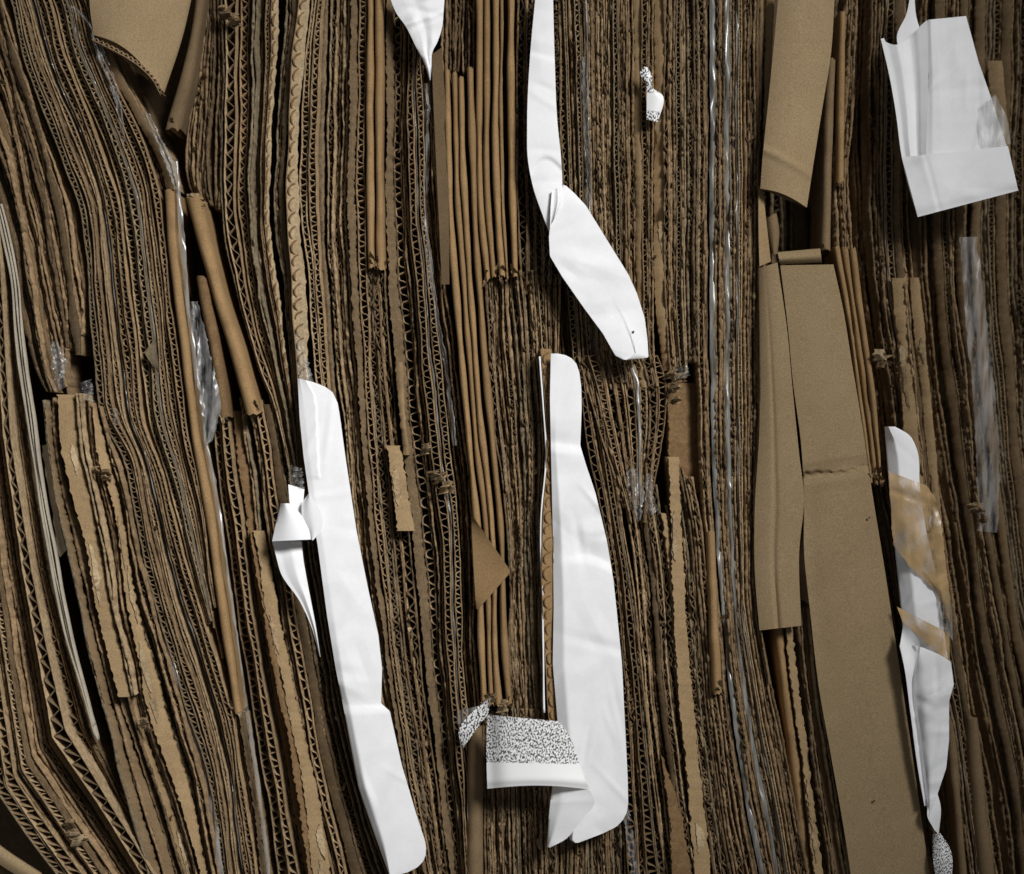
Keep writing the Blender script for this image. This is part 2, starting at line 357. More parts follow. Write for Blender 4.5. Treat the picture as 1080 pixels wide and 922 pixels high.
N_SHEETS = 0
def B(where, spec, L, R, d=0, y=None, jit=(0, 0), wob=1.0, back=70, dj=(-5, 17), group=None, tears=0.7, gap=1.2, only_label=None, lin=False, dense=False):
    """a stack of sheets between two edges of the face plan; spec lists them left to right"""
    global N_SHEETS
    if dense: dj, gap, wob = (-3, 4), 0.45, wob * 0.6
    toks = [(a, float(b), c, float(e or 0), g) for a, b, c, e, g in TOK.findall(spec)]
    tot = sum(t[1] for t in toks)   # 'e' leaves an open gap
    ya = min(min(p[1] for p in L), min(p[1] for p in R)); yb = max(max(p[1] for p in L), max(p[1] for p in R))
    if y: ya, yb = y
    if ya <= -10: ya = -80          # the bale goes on past what the photograph shows
    if yb >= 930: yb = 1005
    counts = {}; total = {}
    for t in toks: total[t[0]] = total.get(t[0], 0) + 1
    p1, p2 = random.uniform(0, 6), random.uniform(0, 6)
    acc = 0
    for (st, w, tl, dd, g) in toks:
        f0_, f1_ = acc / tot, (acc + w) / tot; acc += w
        if st == 'e': continue
        y0 = ya + (random.uniform(0, jit[0]) if jit[0] else 0); y1 = yb - (random.uniform(0, jit[1]) if jit[1] else 0)
        n = max(8, int(y1 - y0)); ys = np.linspace(y0, y1, n)
        lc, rc = curve(L, ys), curve(R, ys)
        def wobble(f): return wob * (np.sin(ys / 47 + p1 + f * 5) + 0.7 * np.sin(ys / 21 + p2 + f * 9) + 0.4 * np.sin(ys / 11 + f * 14))
        xl = lc + (rc - lc) * f0_ + wobble(f0_); xr = lc + (rc - lc) * f1_ + wobble(f1_)
        if lin:                                # both edges bend at the same fold line
            for f_, nm_ in ((f0_, 0), (f1_, 1)):
                q = np.array(L, float) * (1 - f_) + np.array(R, float) * f_
                xx_ = np.interp(ys, q[:, 1], q[:, 0]) + 0.3 * wobble(f_)
                if nm_: xr = xx_
                else: xl = xx_
        pin = np.clip(0.95 + noise1(n, 80, .04 if dense else .13), .55, 1) if st in 'oc' else 1.0
        xr = xl + (xr - xl) * pin
        gl, gr = random.uniform(0, gap), random.uniform(0, gap)
        if random.random() < (0.08 if dense else 0.16): gr += random.uniform(1, 2.6)
        xl = xl + gl; xr = np.maximum(xr - gr, xl + 1.2)
        base_d = d + dd + random.uniform(*dj) + (random.choice((0, 0, 3, 6, 11)) if st in 'c' and dj[1] > 4 else 0)
        f = base_d + noise1(n, 60, 1.6) + noise1(n, 15, 0.6)
        # crossing out of the frame has no use: the sheet still has its full length
        nm, phrase, cat = KIND[st]
        counts[st] = counts.get(st, 0) + 1
        root = empty(nm, to_world(np.array([(xl[-1] + xr[-1]) / 2]), np.array([ys[-1]]), np.array([base_d]), np.array([base_d]))[0])
        ph = phrase
        if total[st] > 1:
            lab = f"{ORD[counts[st]-1]} {ph} from left {where}"
            if counts[st] == total[st] and total[st] > 2: lab = f"rightmost {ph} {where}"
            elif counts[st] == 1: lab = f"leftmost {ph} {where}"
        else: lab = f"{ph} {where}"
        if only_label: lab = only_label
        tag(root, lab, cat, group or f"stack {where}")
        N_SHEETS += 1
        tilt = random.uniform(-0.04, 0.04)
        if st in 'ozc':
            fluted(root, ys, xl, xr, f, base_d + back, st, tilt, (1.5, 2.5, 4) if dense else (4, 6, 9))
            if st == 'c' and tears:
                k = np.random.RandomState(N_SHEETS).poisson(tears * (y1 - y0) / 300)
                torn_flaps(root, ys, xl, xr, f, k)
        elif st == 'f':
            sel = np.unique(np.concatenate([np.arange(0, n, 4), [n - 1]])); N = len(sel)
            us = [0, 0, .04, .14, .3, .5, .7, .86, .96, 1, 1]
            wv = np.mean(xr - xl); r = wv * 0.75
            dep = [back, r * 1.2] + [r * (1 - math.sqrt(max(0, 1 - (2 * u - 1) ** 2))) for u in us[2:-2]] + [r * 1.2, back]
            ff = f[sel] + noise1(N, 2, 0.25)
            dent = noise1(N, 3, 0.5) + noise1(N, 12, .5)
            X = np.stack([xl[sel] * (1 - u) + xr[sel] * u + dent * (0.3 < u < 0.8) for u in us], -1)
            Z = np.stack([ff + q for q in dep], -1); K = np.repeat(ff[:, None], len(us), 1)
            Y = np.repeat(ys[sel][:, None], len(us), 1)
            # the folded end is roughly cut
            Y[-1] += rng.uniform(-2, 2.5, len(us)); Y[0] += rng.uniform(-2, 2, len(us))
            V = to_world(X, Y, Z, K).reshape(-1, 3)
            mk("fold", V, grid_faces(N, len(us)), g or 'q', root, smooth=True)
            # the second ply nested inside, its crushed edge showing at the cut end
            sel2 = sel[::2]; M = len(sel2)
            V, F = strip_vf((xl + xr)[sel2] / 2 + noise1(M, 1, .3), ys[sel2], wv * 0.22, f[sel2] + r * .9, f[sel2] + back, 0)
            mk("inner_ply", V, F, 'k', root)
            for end in ((0, -1) if y0 > 5 else ()) + ((-1, 1),) if y1 < 915 else ():
                if isinstance(end, int): continue
                i = end[0]
                torn_flaps(root, ys[-6:], xl[-6:], xr[-6:], f[-6:], 2)
        elif st == 'p':
            sgn = 1 if tl == '>' else -1
            dl = 0.45 * w
            fn = lambda u, v: base_d + (dl * (1 - u) if sgn > 0 else dl * u) + 1.5 * np.sin(u * 3.1) * -0.6 + 1.2 * np.sin(v * 9 + p1) * u + np.interp(v, np.linspace(0, 1, n), f - base_d)
            k = max(4, n // 9)
            sel = np.linspace(0, n - 1, k).astype(int)
            slab("face", list(zip(xl[sel], ys[sel])), list(zip(xr[sel], ys[sel])), fn, g or 'k', root, nu=8, nv=max(10, n // 2), th=5, rough=0.45 if tl == '>' else 0.75)
            if (g or 'k') in 'tk' and n > 60 and w > 8:     # torn plies on the face
                for _ in range(1 + n // 140):
                    i0 = random.randrange(0, n - 40); ln = random.randrange(22, 70); i1 = min(n - 1, i0 + ln)
                    c0 = random.uniform(.05, .5); c1 = c0 + random.uniform(.25, .5)
                    ii = np.linspace(i0, i1, 6).astype(int); tp = np.array([0, .7, 1, .9, .6, 0])
                    mid = c0 + (c1 - c0) * random.random()
                    fn2 = lambda u, v: fn((c0 + c1) / 2 + (u - .5) * (c1 - c0), (i0 + v * (i1 - i0)) / (n - 1)) - 0.9 - 0.8 * np.sin(v * 3)
                    la = [(xl[q] + (xr[q] - xl[q]) * (mid + (c0 - mid) * z_), ys[q]) for q, z_ in zip(ii, tp)]
                    ra = [(xl[q] + (xr[q] - xl[q]) * (mid + (min(c1, 1.02) - mid) * z_) + .8, ys[q]) for q, z_ in zip(ii, tp)]
                    slab("torn_ply", la, ra, fn2, random.choice("lbb"), root, nu=5, nv=24, th=0.7, rough=0.6)
            # the cut edge behind it with its fluting
            e = xr if sgn > 0 else xl
            V, F = strip_vf(e[sel] - sgn * 0.6, ys[sel], 0.5, f[sel] + 2, base_d + back, 0)
            mk("liner", V, F, 'k', root)
        elif st == 's':
            k = max(4, n // 12); sel = np.linspace(0, n - 1, k).astype(int)
            fn = lambda u, v: base_d + 2.5 * u * 1.0 + np.interp(v, np.linspace(0, 1, n), f - base_d)
            slab("peeled_face", list(zip(xl[sel], ys[sel])), list(zip(xr[sel], ys[sel])), fn, g or 'l', root, nu=5, nv=max(10, n // 3), th=2, rough=0.55)
            wd = xr - xl; pitch = 15.0; per = 10
            arc = ys - ys[0]; m = int(arc[-1] / pitch * per); a = np.linspace(0, arc[-1], m)
            ph_ = a / pitch * 2 * math.pi + noise1(m, 20, .5)
            q = 0.45 + 0.28 * np.sin(ph_) + noise1(m, 3, 0.02)
            xx = np.interp(a, arc, xl) + q * np.interp(a, arc, wd)
            yy = np.interp(a, arc, ys) + np.cos(ph_) * 3.2
            V, F = strip_vf(xx, yy, 0.75, np.interp(a, arc, f) + 0.2 + 3.0 * np.sin(ph_ + 0.6) + noise1(m, 3, .8), np.interp(a, arc, f) + 8, 0)
            mk("fluting", V, F, 'o', root)
            V, F = strip_vf(xl[sel], ys[sel], 0.5, f[sel] - 1.5, base_d + back, 0); mk("liner", V, F, 'k', root)
        elif st == 'w':
            sel = np.arange(0, n, 5); M = len(sel)
            xm = (xl + xr)[sel] / 2
            V, F = strip_vf(xm, ys[sel], np.maximum(0.7, 0.32 * (xr - xl)[sel]), f[sel], base_d + back, tilt)
            mk("sheet_edge", V, F, g or 'c', root)
        elif st == 't':
            sel = np.arange(0, n, 6); M = len(sel)
            a = np.stack([xl[sel], ys[sel]], -1); c = np.stack([xr[sel], ys[sel]], -1)
            nz1, nz2, nz3 = noise1(M, 2, 1.3), noise1(M, 3, 1.5), noise1(M, 9, 3.2)
            vv = np.linspace(0, 1, M)
            fn = lambda u, v: base_d - 2 + np.interp(v, vv, nz3) + 4 * (u - .5) ** 2 + np.interp(v, vv, nz1) * u + np.interp(v, vv, nz2) * (1 - u) + np.interp(v, vv, f[sel] - base_d)
            slab("tape_edge", list(map(tuple, a)), list(map(tuple, c)), fn, g or 'T', root, nu=4, nv=M, th=0.3, rough=0.3)

# ------------------------------------------------------------------ bale core behind the face
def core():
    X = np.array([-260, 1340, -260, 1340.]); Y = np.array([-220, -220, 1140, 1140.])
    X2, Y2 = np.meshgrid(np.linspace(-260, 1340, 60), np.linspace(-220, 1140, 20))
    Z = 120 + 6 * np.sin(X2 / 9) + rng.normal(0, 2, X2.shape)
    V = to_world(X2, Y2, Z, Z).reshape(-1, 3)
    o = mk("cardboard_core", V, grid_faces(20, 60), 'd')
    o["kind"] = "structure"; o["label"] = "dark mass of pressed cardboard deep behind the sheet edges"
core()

# ------------------------------------------------------------------ the stacks, left to right
E_L = [(5,-15),(9,0),(24,60),(50,130),(65,170),(82,215),(88,260),(93,320),(99,380),(107,440),(128,480),(138,530),(150,590),(166,650),(180,694),(200,760),(216,812),(232,916),(237,940)]
E_R = [(88,-15),(95,0),(104,42),(125,90),(150,145),(165,190),(172,240),(180,308),(187,360),(200,464),(215,540),(225,616),(236,694),(248,752),(262,850),(273,940)]
_ey = np.array([-15, 0, 60, 130, 200, 300, 380, 440, 500, 560, 620, 680, 720.])
_em = curve(E_L, _ey) + (curve(E_R, _ey) - curve(E_L, _ey)) * np.array([.5, .5, .5, .5, .5, .5, .5, .5, .53, .6, .7, .82, .9])
E_M = list(zip(_em.tolist(), _ey.tolist()))
_ey2 = np.array([760, 812, 870, 940.]); E_M1 = E_M + list(zip((curve(E_R, _ey2) - 1).tolist(), _ey2.tolist()))
B("in left half of the tall honeycomb stack", "o9 o8 c4 o9 t2 o8 o8", E_L, E_M1, d=6, wob=0.8, dj=(-4, 7))
B("in honeycomb right half beside the long tan fold", "c4 o9 o8 t2 o8 o8 o8", E_M, E_R, d=3, y=(-15, 700), jit=(0, 60), wob=0.8, dj=(-4, 7))

A_M = [(-16,-15),(-12,0),(0,44),(31,166),(45,234),(58,300),(68,360),(73,420)]
A_L = [(-66,-15),(-60,0),(-40,80),(-12,170),(2,220),(12,260),(22,330),(38,390),(52,420)]
B("in ragged bundle at the far upper left", "p7>#d c6 c6 p7>#j c6 c6 c5", A_L, A_M, d=2, jit=(0, 12), wob=1.6)
B("in worn bundle left of the upper honeycomb", "c6 c6 p7>#d c7 c6", A_M, [(4,-15),(8,0),(23,60),(49,130),(64,170),(81,215),(87,260),(92,320),(93,385)], d=0, y=(-15, 378), jit=(0, 40), wob=1.4)
# lower left corner
B_R = [(-12,225),(3,460),(23,600),(38,682),(55,778),(103,848),(160,940)]
B_L = [(-52,225),(-48,460),(-36,600),(-24,700),(-3,838),(33,890),(72,940)]
B("in the bent stack of the lower left corner", "o7 o8 c5 o6 c5 c5 c6 p4>#d", B_L, B_R, d=8, wob=.6, lin=True)
Z_R = [(-2,225),(12,460),(34,600),(50,682),(70,770),(117,848),(174,940)]
B("bending sharply near the lower left corner", "z12", B_R, Z_R, d=2, wob=.3, lin=True)
B("in the dark gap left of the cream papers", "z11 c5", Z_R, [(4,225),(26,460),(48,600),(70,682),(94,765),(134,848),(186,940)], d=18, wob=.5, lin=True)
B("curving down the left side", "w2.5 e3 w2 e2 w2", [(-8,215),(-3,235),(10,295),(15,360),(26,438),(34,490),(48,577),(64,655),(76,700),(88,740),(101,788)], [(2,215),(7,235),(18,295),(24,360),(36,445),(43,500),(57,580),(71,655),(81,700),(92,740),(105,788)], d=2, jit=(0, 30), wob=.4, dj=(-2, 2), back=9)
B("at the far left beyond the ragged bundle", "c8 o8 p9>#j c7 o8 c8 c7 o9 c8 c7 o8 c8 p9>#j c7 c8", [(-300,-12),(-250,200),(-215,460),(-190,700),(-170,940)], [(-60,-12),(-16,170),(-5,215),(-12,225)], d=14, y=(-12, 222), wob=.8)
B("at the far left beyond the bent stack", "c8 o8 c7 c8 o9 c7 c8 o8 c8 c7", [(-215,225),(-200,460),(-180,700),(-150,880),(-120,940)], [(-54,225),(-50,460),(-38,600),(-26,700),(-5,838),(20,890),(58,940)], d=16, y=(225, 800), jit=(0, 20), wob=.8)
# D: broad strips
D_L = [(46,432),(50,480),(56,520),(67,570),(81,630),(94,690),(109,750),(126,820),(150,905),(160,940)]
D_1 = [(60,418),(65,480),(76,530),(91,580),(101,640),(116,700),(133,760),(152,820),(178,900),(188,940)]
D_2 = [(86,412),(93,480),(104,530),(113,580),(122,640),(137,700),(150,760),(170,820),(196,900),(206,940)]
D_3 = [(97,424),(104,480),(118,530),(126,580),(134,640),(147,700),(160,760),(180,820),(205,900),(214,940)]
D_4 = [(106,430),(118,470),(131,510),(146,585),(162,650),(176,694),(197,760),(213,812),(229,916),(234,940)]
B("left of the torn tan strips", "c3 p13<#j e2 c3 p11<#j", D_L, D_1, d=4, jit=(14, 0), wob=.6)
B("with torn surface at left above centre", "p20<#t c6", D_1, D_2, d=-6, y=(414, 760), jit=(3, 30), wob=.7, dj=(-2, 2))
B("below the torn tan strips", "p12<#j c5 p11<#t", D_1, D_2, d=6, y=(700, 940), wob=.7)
B("between two torn tan strips", "c5 c5", D_2, D_3, d=3, wob=.7, jit=(10, 0))
B("right of the torn tan strips", "p10<#t c5 c6", D_3, D_4, d=0, wob=.8, jit=(6, 0))
B("along lower left of the honeycomb", "t5#F", [(158,620),(166,655),(179,700),(199,768),(215,820),(229,920),(232,940)], [(163,620),(171,655),(185,700),(205,768),(222,820),(236,920),(239,940)], d=-3, wob=.4)

# tan fold H and what stands round it
B("long and tan, right of the honeycomb", "f11", [(171,200),(174,240),(181,308),(188,360),(200,464),(214,540),(225,616),(236,694),(245,752)], [(184,200),(187,240),(193,308),(199,360),(211,464),(225,540),(236,616),(247,694),(255,752)], d=-8, wob=.5, dj=(0, 0))
B("running beside the long tan fold", "t5", [(182,170),(187,230),(194,308),(201,370),(214,464),(228,540),(240,616),(250,694),(262,780),(274,860),(283,940)], [(188,170),(193,230),(200,308),(207,370),(219,464),(233,540),(244,616),(255,694),(267,780),(279,860),(288,940)], d=-5, wob=.5, dj=(0, 0))
B("below the end of long tan fold", "c5 p9<#d c5", [(246,752),(262,850),(273,940)], [(262,752),(276,850),(287,940)], d=10, wob=.5)
B("slanting and tan, beside the clear film", "f16", [(196,214),(203,240),(222,310),(240,370),(256,432)], [(212,208),(219,240),(237,310),(256,370),(274,436)], d=-14, wob=.4, dj=(0, 0))
B("short and rusty under slanting tan fold", "f12#o", [(206,296),(214,340),(224,396),(229,440)], [(219,292),(228,340),(238,396),(243,440)], d=-8, wob=.5, dj=(0, 0))
# top-left flap neighbours
B("slanting right of the upper left flap", "f10#j", [(206,-12),(198,40),(188,80),(174,128)], [(218,-12),(210,50),(203,90),(191,136)], d=-4, wob=.3, dj=(0, 0))
B("under the upper left flap", "c5 p8>#j c5", [(92,30),(110,75),(135,120),(160,170),(170,200)], [(112,30),(135,80),(158,125),(180,165),(190,200)], d=3, wob=.5)
B("in dark narrow stack near the upper left flap", "c5 c5 c6 c5 c5 c5", [(219,-12),(208,60),(202,110),(196,160),(200,200),(214,224)], [(230,-12),(234,40),(234,100),(232,224)], d=8, wob=.6, jit=(0, 10))
# K
K_L = [(230,-12),(234,100),(232,222),(247,308),(272,386),(288,430),(300,480),(312,560)]
G_A = [(316,-12),(303,140),(302,230),(308,300),(313,400),(317,480),(328,560)]
B("in upper stack left of the pale peeled strips", "p5>#g z12 e4 z10 e2 c6 c6 o6 s7 e6 c5 p7>#d", K_L, G_A, d=6, y=(-12, 520), wob=0.9)
B("running down to the left white label", "s13", G_A, [(329,-12),(316,140),(315,230),(323,300),(328,400),(333,440)], d=-3, y=(-12, 430), wob=1.0, dj=(0, 0))
# J
J_L = [(224,410),(226,470),(238,560),(250,640),(262,720),(274,800),(286,870),(296,940)]
J_R = [(300,410),(316,470),(336,600),(352,690),(382,830),(416,940)]
B("between tape strip and left white label", "o8 o8 c4 p9<#o c5 e5 c5 o8 p9>#d c8 e3 c8", J_L, J_R, d=8, jit=(24, 0), wob=0.75)
B("broad and tan, left of the lower white label", "p5<#o p12<#t", [(262,560),(276,640),(288,700),(307,800),(326,940)], [(278,560),(293,640),(305,700),(328,800),(352,940)], d=-2, wob=1.0, dj=(0, 0))
# M
M_L = [(327,-12),(317,140),(316,230),(324,300),(332,400),(345,500),(358,600),(372,700),(395,800),(425,940)]
M_1 = [(386,-12),(386,230),(387,300),(396,460),(404,560),(418,690),(434,800),(458,940)]
M_2 = [(404,-12),(405,230),(407,300),(420,460),(432,560),(443,690),(458,800),(474,940)]
M_3 = [(456,-12),(460,140),(464,240),(472,300),(490,460),(500,560),(503,690),(506,745),(508,800),(511,940)]
B("in stack right of the left white label", "o8 o7 p8>#g c7 c6 c6 p8<#d o8", M_L, M_1, d=5, wob=0.85)
B("of the short pair above the left centre", "f10 f10", M_1, M_2, d=-8, y=(-12, 286), jit=(0, 4), wob=.5, dj=(-1, 1))
B("below the short pair of folds", "c7 c6 c7", M_1, M_2, d=8, y=(280, 940), wob=.9, dense=True)
B("in stack left of the tan fold bundle", "e3 p9<#d o9 c6 o8 t3 o8 c6 c6", M_2, M_3, d=6, wob=0.85)
B("torn, left of the tan fold bundle", "p10<#t", [(408,470),(412,510),(418,560)], [(422,470),(430,510),(438,558)], d=-9, wob=.5, dj=(0, 0))
B("thin and tan beside the dark brown strip", "p8>#t", [(416,382),(420,440),(424,480)], [(424,382),(428,440),(432,480)], d=-4, wob=.5, dj=(0, 0))
B("below the small printed scrap", "f16#j", [(493,772),(490,940)], [(509,768),(511,940)], d=-3, wob=.4, dj=(0, 0))
# P folds
B("in long left half of the tan bundle", "f9 e1.5 f6 e0.6 f7 e2.5 f9", [(466,68),(472,240),(478,330),(490,460),(500,560),(503,690),(506,745)], [(500,68),(505,240),(512,330),(522,460),(532,560),(537,690),(541,745)], d=-5, jit=(14, 3), wob=.6, dj=(-3, 3))
B("in upper right half of the tan bundle", "f8 f7 e2 f8 f7 e1 f9", [(501,-12),(505,240),(511,297)], [(544,-12),(546,240),(548,297)], d=-5, jit=(0, 7), wob=.5, dj=(-3, 3))
B("above the long tan folds", "c6 c5 c6 c5 c6", [(466,-12),(466,75)], [(501,-12),(501,75)], d=9, wob=.5)
B("below the upper tan fold bundle", "c6 c5 c5 c6 c5 c6 c5 c6 c5", [(511,285),(522,460),(532,540),(536,600),(538,690),(541,770)], [(562,285),(568,380),(574,470),(571,560),(572,690),(577,770)], d=9, wob=1.2, dense=True)
B("left of the top of long white label", "c8 c7 c7 c7 c8", [(545,-12),(546,240),(548,290)], [(592,-12),(592,100),(592,200),(590,300)], d=6, wob=.7, y=(-12, 300), dense=True)
B("running beside the centre white label", "s12#q", [(562,215),(568,330),(572,400),(576,470),(572,560),(574,690),(579,765)], [(575,215),(580,330),(584,400),(589,470),(586,560),(587,690),(591,765)], d=-13, y=(368, 765), wob=.5, dj=(0, 0))
B("white and thin beside the centre label", "w3#w", [(567,376),(571,430),(574,470),(568,555),(570,640),(572,752)], [(571,376),(575,430),(578,470),(572,555),(574,640),(576,752)], d=-17, wob=.3, dj=(0, 0))
B("in shade between the two centre labels", "c6 c6 c6", [(584,290),(590,380),(596,470)], [(600,290),(606,380),(612,470)], d=24, wob=.6)
B("in narrow gap left of the pointed label", "c6 o6 c6 c6 c6", [(560,290),(567,378)], [(592,290),(590,378)], d=6, wob=.4, dense=True)
# T
B("in straight upper stack right of centre label", "o7 o6 c5 o6 c5 t2.5 c5 c5 c6 c5 c5 o6 c5 c5 c6 p8>#t o7 c6", [(586,-12),(590,100),(594,200),(598,300),(607,400),(612,430)], [(690,-12),(690,300),(693,400),(697,430)], d=4, y=(-12, 420), jit=(0, 20), wob=.7, dense=True)
B("in fanned bundle below the pointed white label", "c6 o6 c6 c6 o6 t2.5 c6 c6 o6", [(612,385),(630,450),(650,510),(664,556)], [(690,360),(704,405),(703,440),(693,495),(684,546)], d=0, y=(375, 552), jit=(0, 26), wob=.8, dense=True)
B("right of the small printed tag", "p10>#t c6 c6 o6 c6 c6 c5", [(690,-12),(690,200),(691,320),(700,400)], [(737,-12),(737,200),(737,400)], d=5, y=(-12, 402), jit=(0, 22), wob=.7, dense=True)
U_L = [(736,-12),(737,200),(737,400),(740,480),(745,560),(752,650),(760,740),(772,830),(792,940)]
U_R = [(801,-12),(801,300),(801,450),(799,560),(802,650),(814,720),(830,800),(846,880),(856,940)]
B("in straight stack left of the big panels", "c7 c5 t6 c6 c5 t5 c6 t3 o7 c6 c6 p4>#d", U_L, U_R, d=5, wob=.8, dense=True)
B("deep behind the torn curls", "p30<#o", [(704,404),(706,520)], [(738,404),(742,520)], d=22, wob=.2, dj=(0, 0))
B("right of the lower half of centre label", "o8 c6 o8 c5", [(609,390),(620,470),(634,540),(644,600),(652,690),(657,800),(662,940)], [(634,390),(646,470),(656,540),(666,600),(676,690),(688,800),(704,940)], d=4, wob=.9, dense=True)
B("in lower stack right of the centre label", "c6 c6 p5>#d c6 c6 p5<#t c6 c6 c5 c6 c6", [(664,556),(670,600),(677,690),(689,800),(705,940)], [(728,490),(742,560),(750,650),(757,740),(769,830),(789,940)], d=6, y=(486, 940), jit=(60, 0), wob=1.0, dense=True)
B("standing tan and upright below the torn curls", "p13<#t", [(704,484),(706,540),(710,640),(716,740),(724,830),(734,940)], [(717,482),(719,540),(724,640),(732,740),(741,830),(752,940)], d=-4, wob=.5, dj=(0, 0))
B("short, ending low beside the tape strips", "f10", [(744,560),(748,650),(752,732)], [(754,560),(758,650),(763,732)], d=-6, wob=.5, dj=(0, 0))
B("slanting and pointed low right of the label", "p13<#o", [(698,800),(704,850),(710,940)], [(700,800),(716,850),(734,940)], d=-5, wob=.4, dj=(0, 0))
B("in dark dense stack under the centre label", "c5 c5 c6 c5 c5 c6 c5 c6 c6 c5 c6 c6 c5 c6 c6 c5 c5 c6 c6 c6 c6 c5 c6 c5 c5 c6 c6 c5", [(509,748),(512,940)], [(660,748),(664,940)], d=8, wob=.7, dense=True)
# V: round the panels
B("left of the upper brown flap", "p5>#t p7>#t", [(800,-12),(800,110),(800,196)], [(818,-12),(812,110),(804,196)], d=2, wob=.3)
B("left of the big panels, dark and thin", "p3>#d p3>#j", [(796,280),(797,450),(791,540),(796,650),(806,720)], [(803,280),(803,450),(799,540),(803,650),(815,722)], d=4, wob=.2)
B("in hollow under the upper brown flap", "c6 c7 c6 p8>#d c7 c6", [(804,190),(804,300)], [(868,190),(880,300)], d=62, wob=.5)
B("just below the left brown panel", "f14 p9<#t c6 c6 p8<#j c7", [(815,640),(820,700),(832,800),(846,940)], [(858,640),(862,700),(877,800),(900,940)], d=12, wob=.6)
B("right of the upper brown flap", "p6>#j c5 c6 c6 c6 c5", [(880,-12),(876,60),(868,120),(862,180),(866,270)], [(905,-12),(900,100),(895,190),(900,262)], d=12, wob=.5, jit=(20, 10))
B("pale and upright right of the hollow", "f11#j", [(872,64),(868,150),(865,264)], [(883,62),(880,150),(877,264)], d=-4, wob=.3, dj=(0, 0))
B("slim and upright above the hollow's right side", "f8", [(885,16),(884,100),(883,192)], [(893,12),(892,100),(892,190)], d=-4, wob=.3, dj=(0, 0))
B("running down beside the big brown panel", "f6 f7 f8", [(880,264),(892,330),(905,420),(918,512)], [(904,258),(912,330),(922,400),(932,512)], d=0, wob=.4, jit=(4, 6), dj=(-3, 3))
B("between big panel and the taped label", "c6 c6", [(916,490),(928,560),(940,640),(952,720),(966,800),(984,940)], [(932,490),(946,560),(957,640),(968,720),(982,800),(998,940)], d=10, wob=.5)
# W: the right side
W_L = [(903,-12),(900,150),(903,262),(912,330),(922,400),(932,480),(948,560),(960,640),(970,720),(984,800),(1000,940)]
W_1 = [(962,-12),(958,150),(960,262),(966,330),(976,400),(986,480),(1000,560),(1012,640),(1024,720),(1040,800),(1060,940)]
W_2 = [(1030,-12),(1026,150),(1024,262),(1028,330),(1034,400),(1042,480),(1052,560),(1064,640),(1078,720),(1094,800),(1116,940)]
W_R = [(1105,-12),(1100,150),(1098,262),(1100,330),(1104,400),(1110,480),(1118,560),(1128,640),(1140,720),(1156,800),(1180,940)]
B("in stack left of the folded white paper", "c7 p8>#d c7 c6 t2.5 o8 p8>#d c7", W_L, W_1, d=24, wob=0.75)
B("in dim stack below the folded white paper", "p9>#d c8 c7 p10>#d o8 c7 p9>#j c7", W_1, W_2, d=36, wob=0.85)
B("in dim stack at the right border", "p10>#j c7 o8 p10>#d c8 c8 p10>#d c8", W_2, W_R, d=48, wob=0.85)
B("beyond the right border", "c8 p9>#d c8 o9 c8 c8 p10>#d c8 o8 c8 c8", W_R, [(x + 130, y) for x, y in W_R], d=52, wob=.7)
B("tan and upright above the taped label", "p11>#t c5 p9>#t", [(940,290),(946,360),(953,440),(962,520)], [(970,288),(976,360),(984,440),(996,560)], d=6, wob=.6, jit=(6, 10))
B("in low pair at the lower right", "f13#j e8 f18#j", [(998,762),(1003,830),(1012,940)], [(1034,756),(1042,830),(1054,940)], d=4, wob=.5, jit=(6, 0))
B("tan and short beside the folded white paper", "p15>#t", [(1041,64),(1044,110),(1050,180)], [(1058,64),(1062,110),(1068,180)], d=6, wob=.2, dj=(0, 0))

# ------------------------------------------------------------------ broad flaps and panels
def rdg(x, w): return np.exp(-(x / w) ** 2)

def tent(x, w): return np.clip(1 - np.abs(x) / w, 0, 1)
def saw(x, w): return np.interp(x, [-.014, .004, w], [0, 1, 0])

def panel(label, Lp, Rp, depth, cat="cardboard panel", mat='n', **kw):
    base = to_world(np.array([Lp[-1][0]]), np.array([Lp[-1][1]]), np.array([0.]), np.array([0.]))[0]
    r = empty("cardboard_sheet", base); tag(r, label, cat)
    th = kw.pop("th", 1.2); nv = kw.get("nv", 60)
    slab("face", Lp, Rp, depth, mat, r, th=th, **kw)
    # fluting and back liner under the face: waves run down the board edge
    for e, s in ((Lp, 1), (Rp, -1)):
        p = along(e, np.linspace(0, 1, 150), kw.get("sm_edges", True)); vv = np.linspace(0, 1, 150)
        dd = depth(np.full(150, 0.0 if s > 0 else 1.0), vv) * np.ones(150)
        x = p[:, 0] + s * 1.2
        V, F = strip_vf(x, p[:, 1], 0.5, dd + th + 1.2 + np.sin(np.arange(150) * 1.3) * .8, dd + 6, 0)
        mk("fluting", V, F, 'm', r)
    slab("back_liner", [(x + .8, y) for x, y in Lp], [(x - .8, y) for x, y in Rp], lambda u, v: depth(u, v) + 6, 'k', r, nu=8, nv=30, th=1, sm_edges=kw.get("sm_edges", True))
    return r

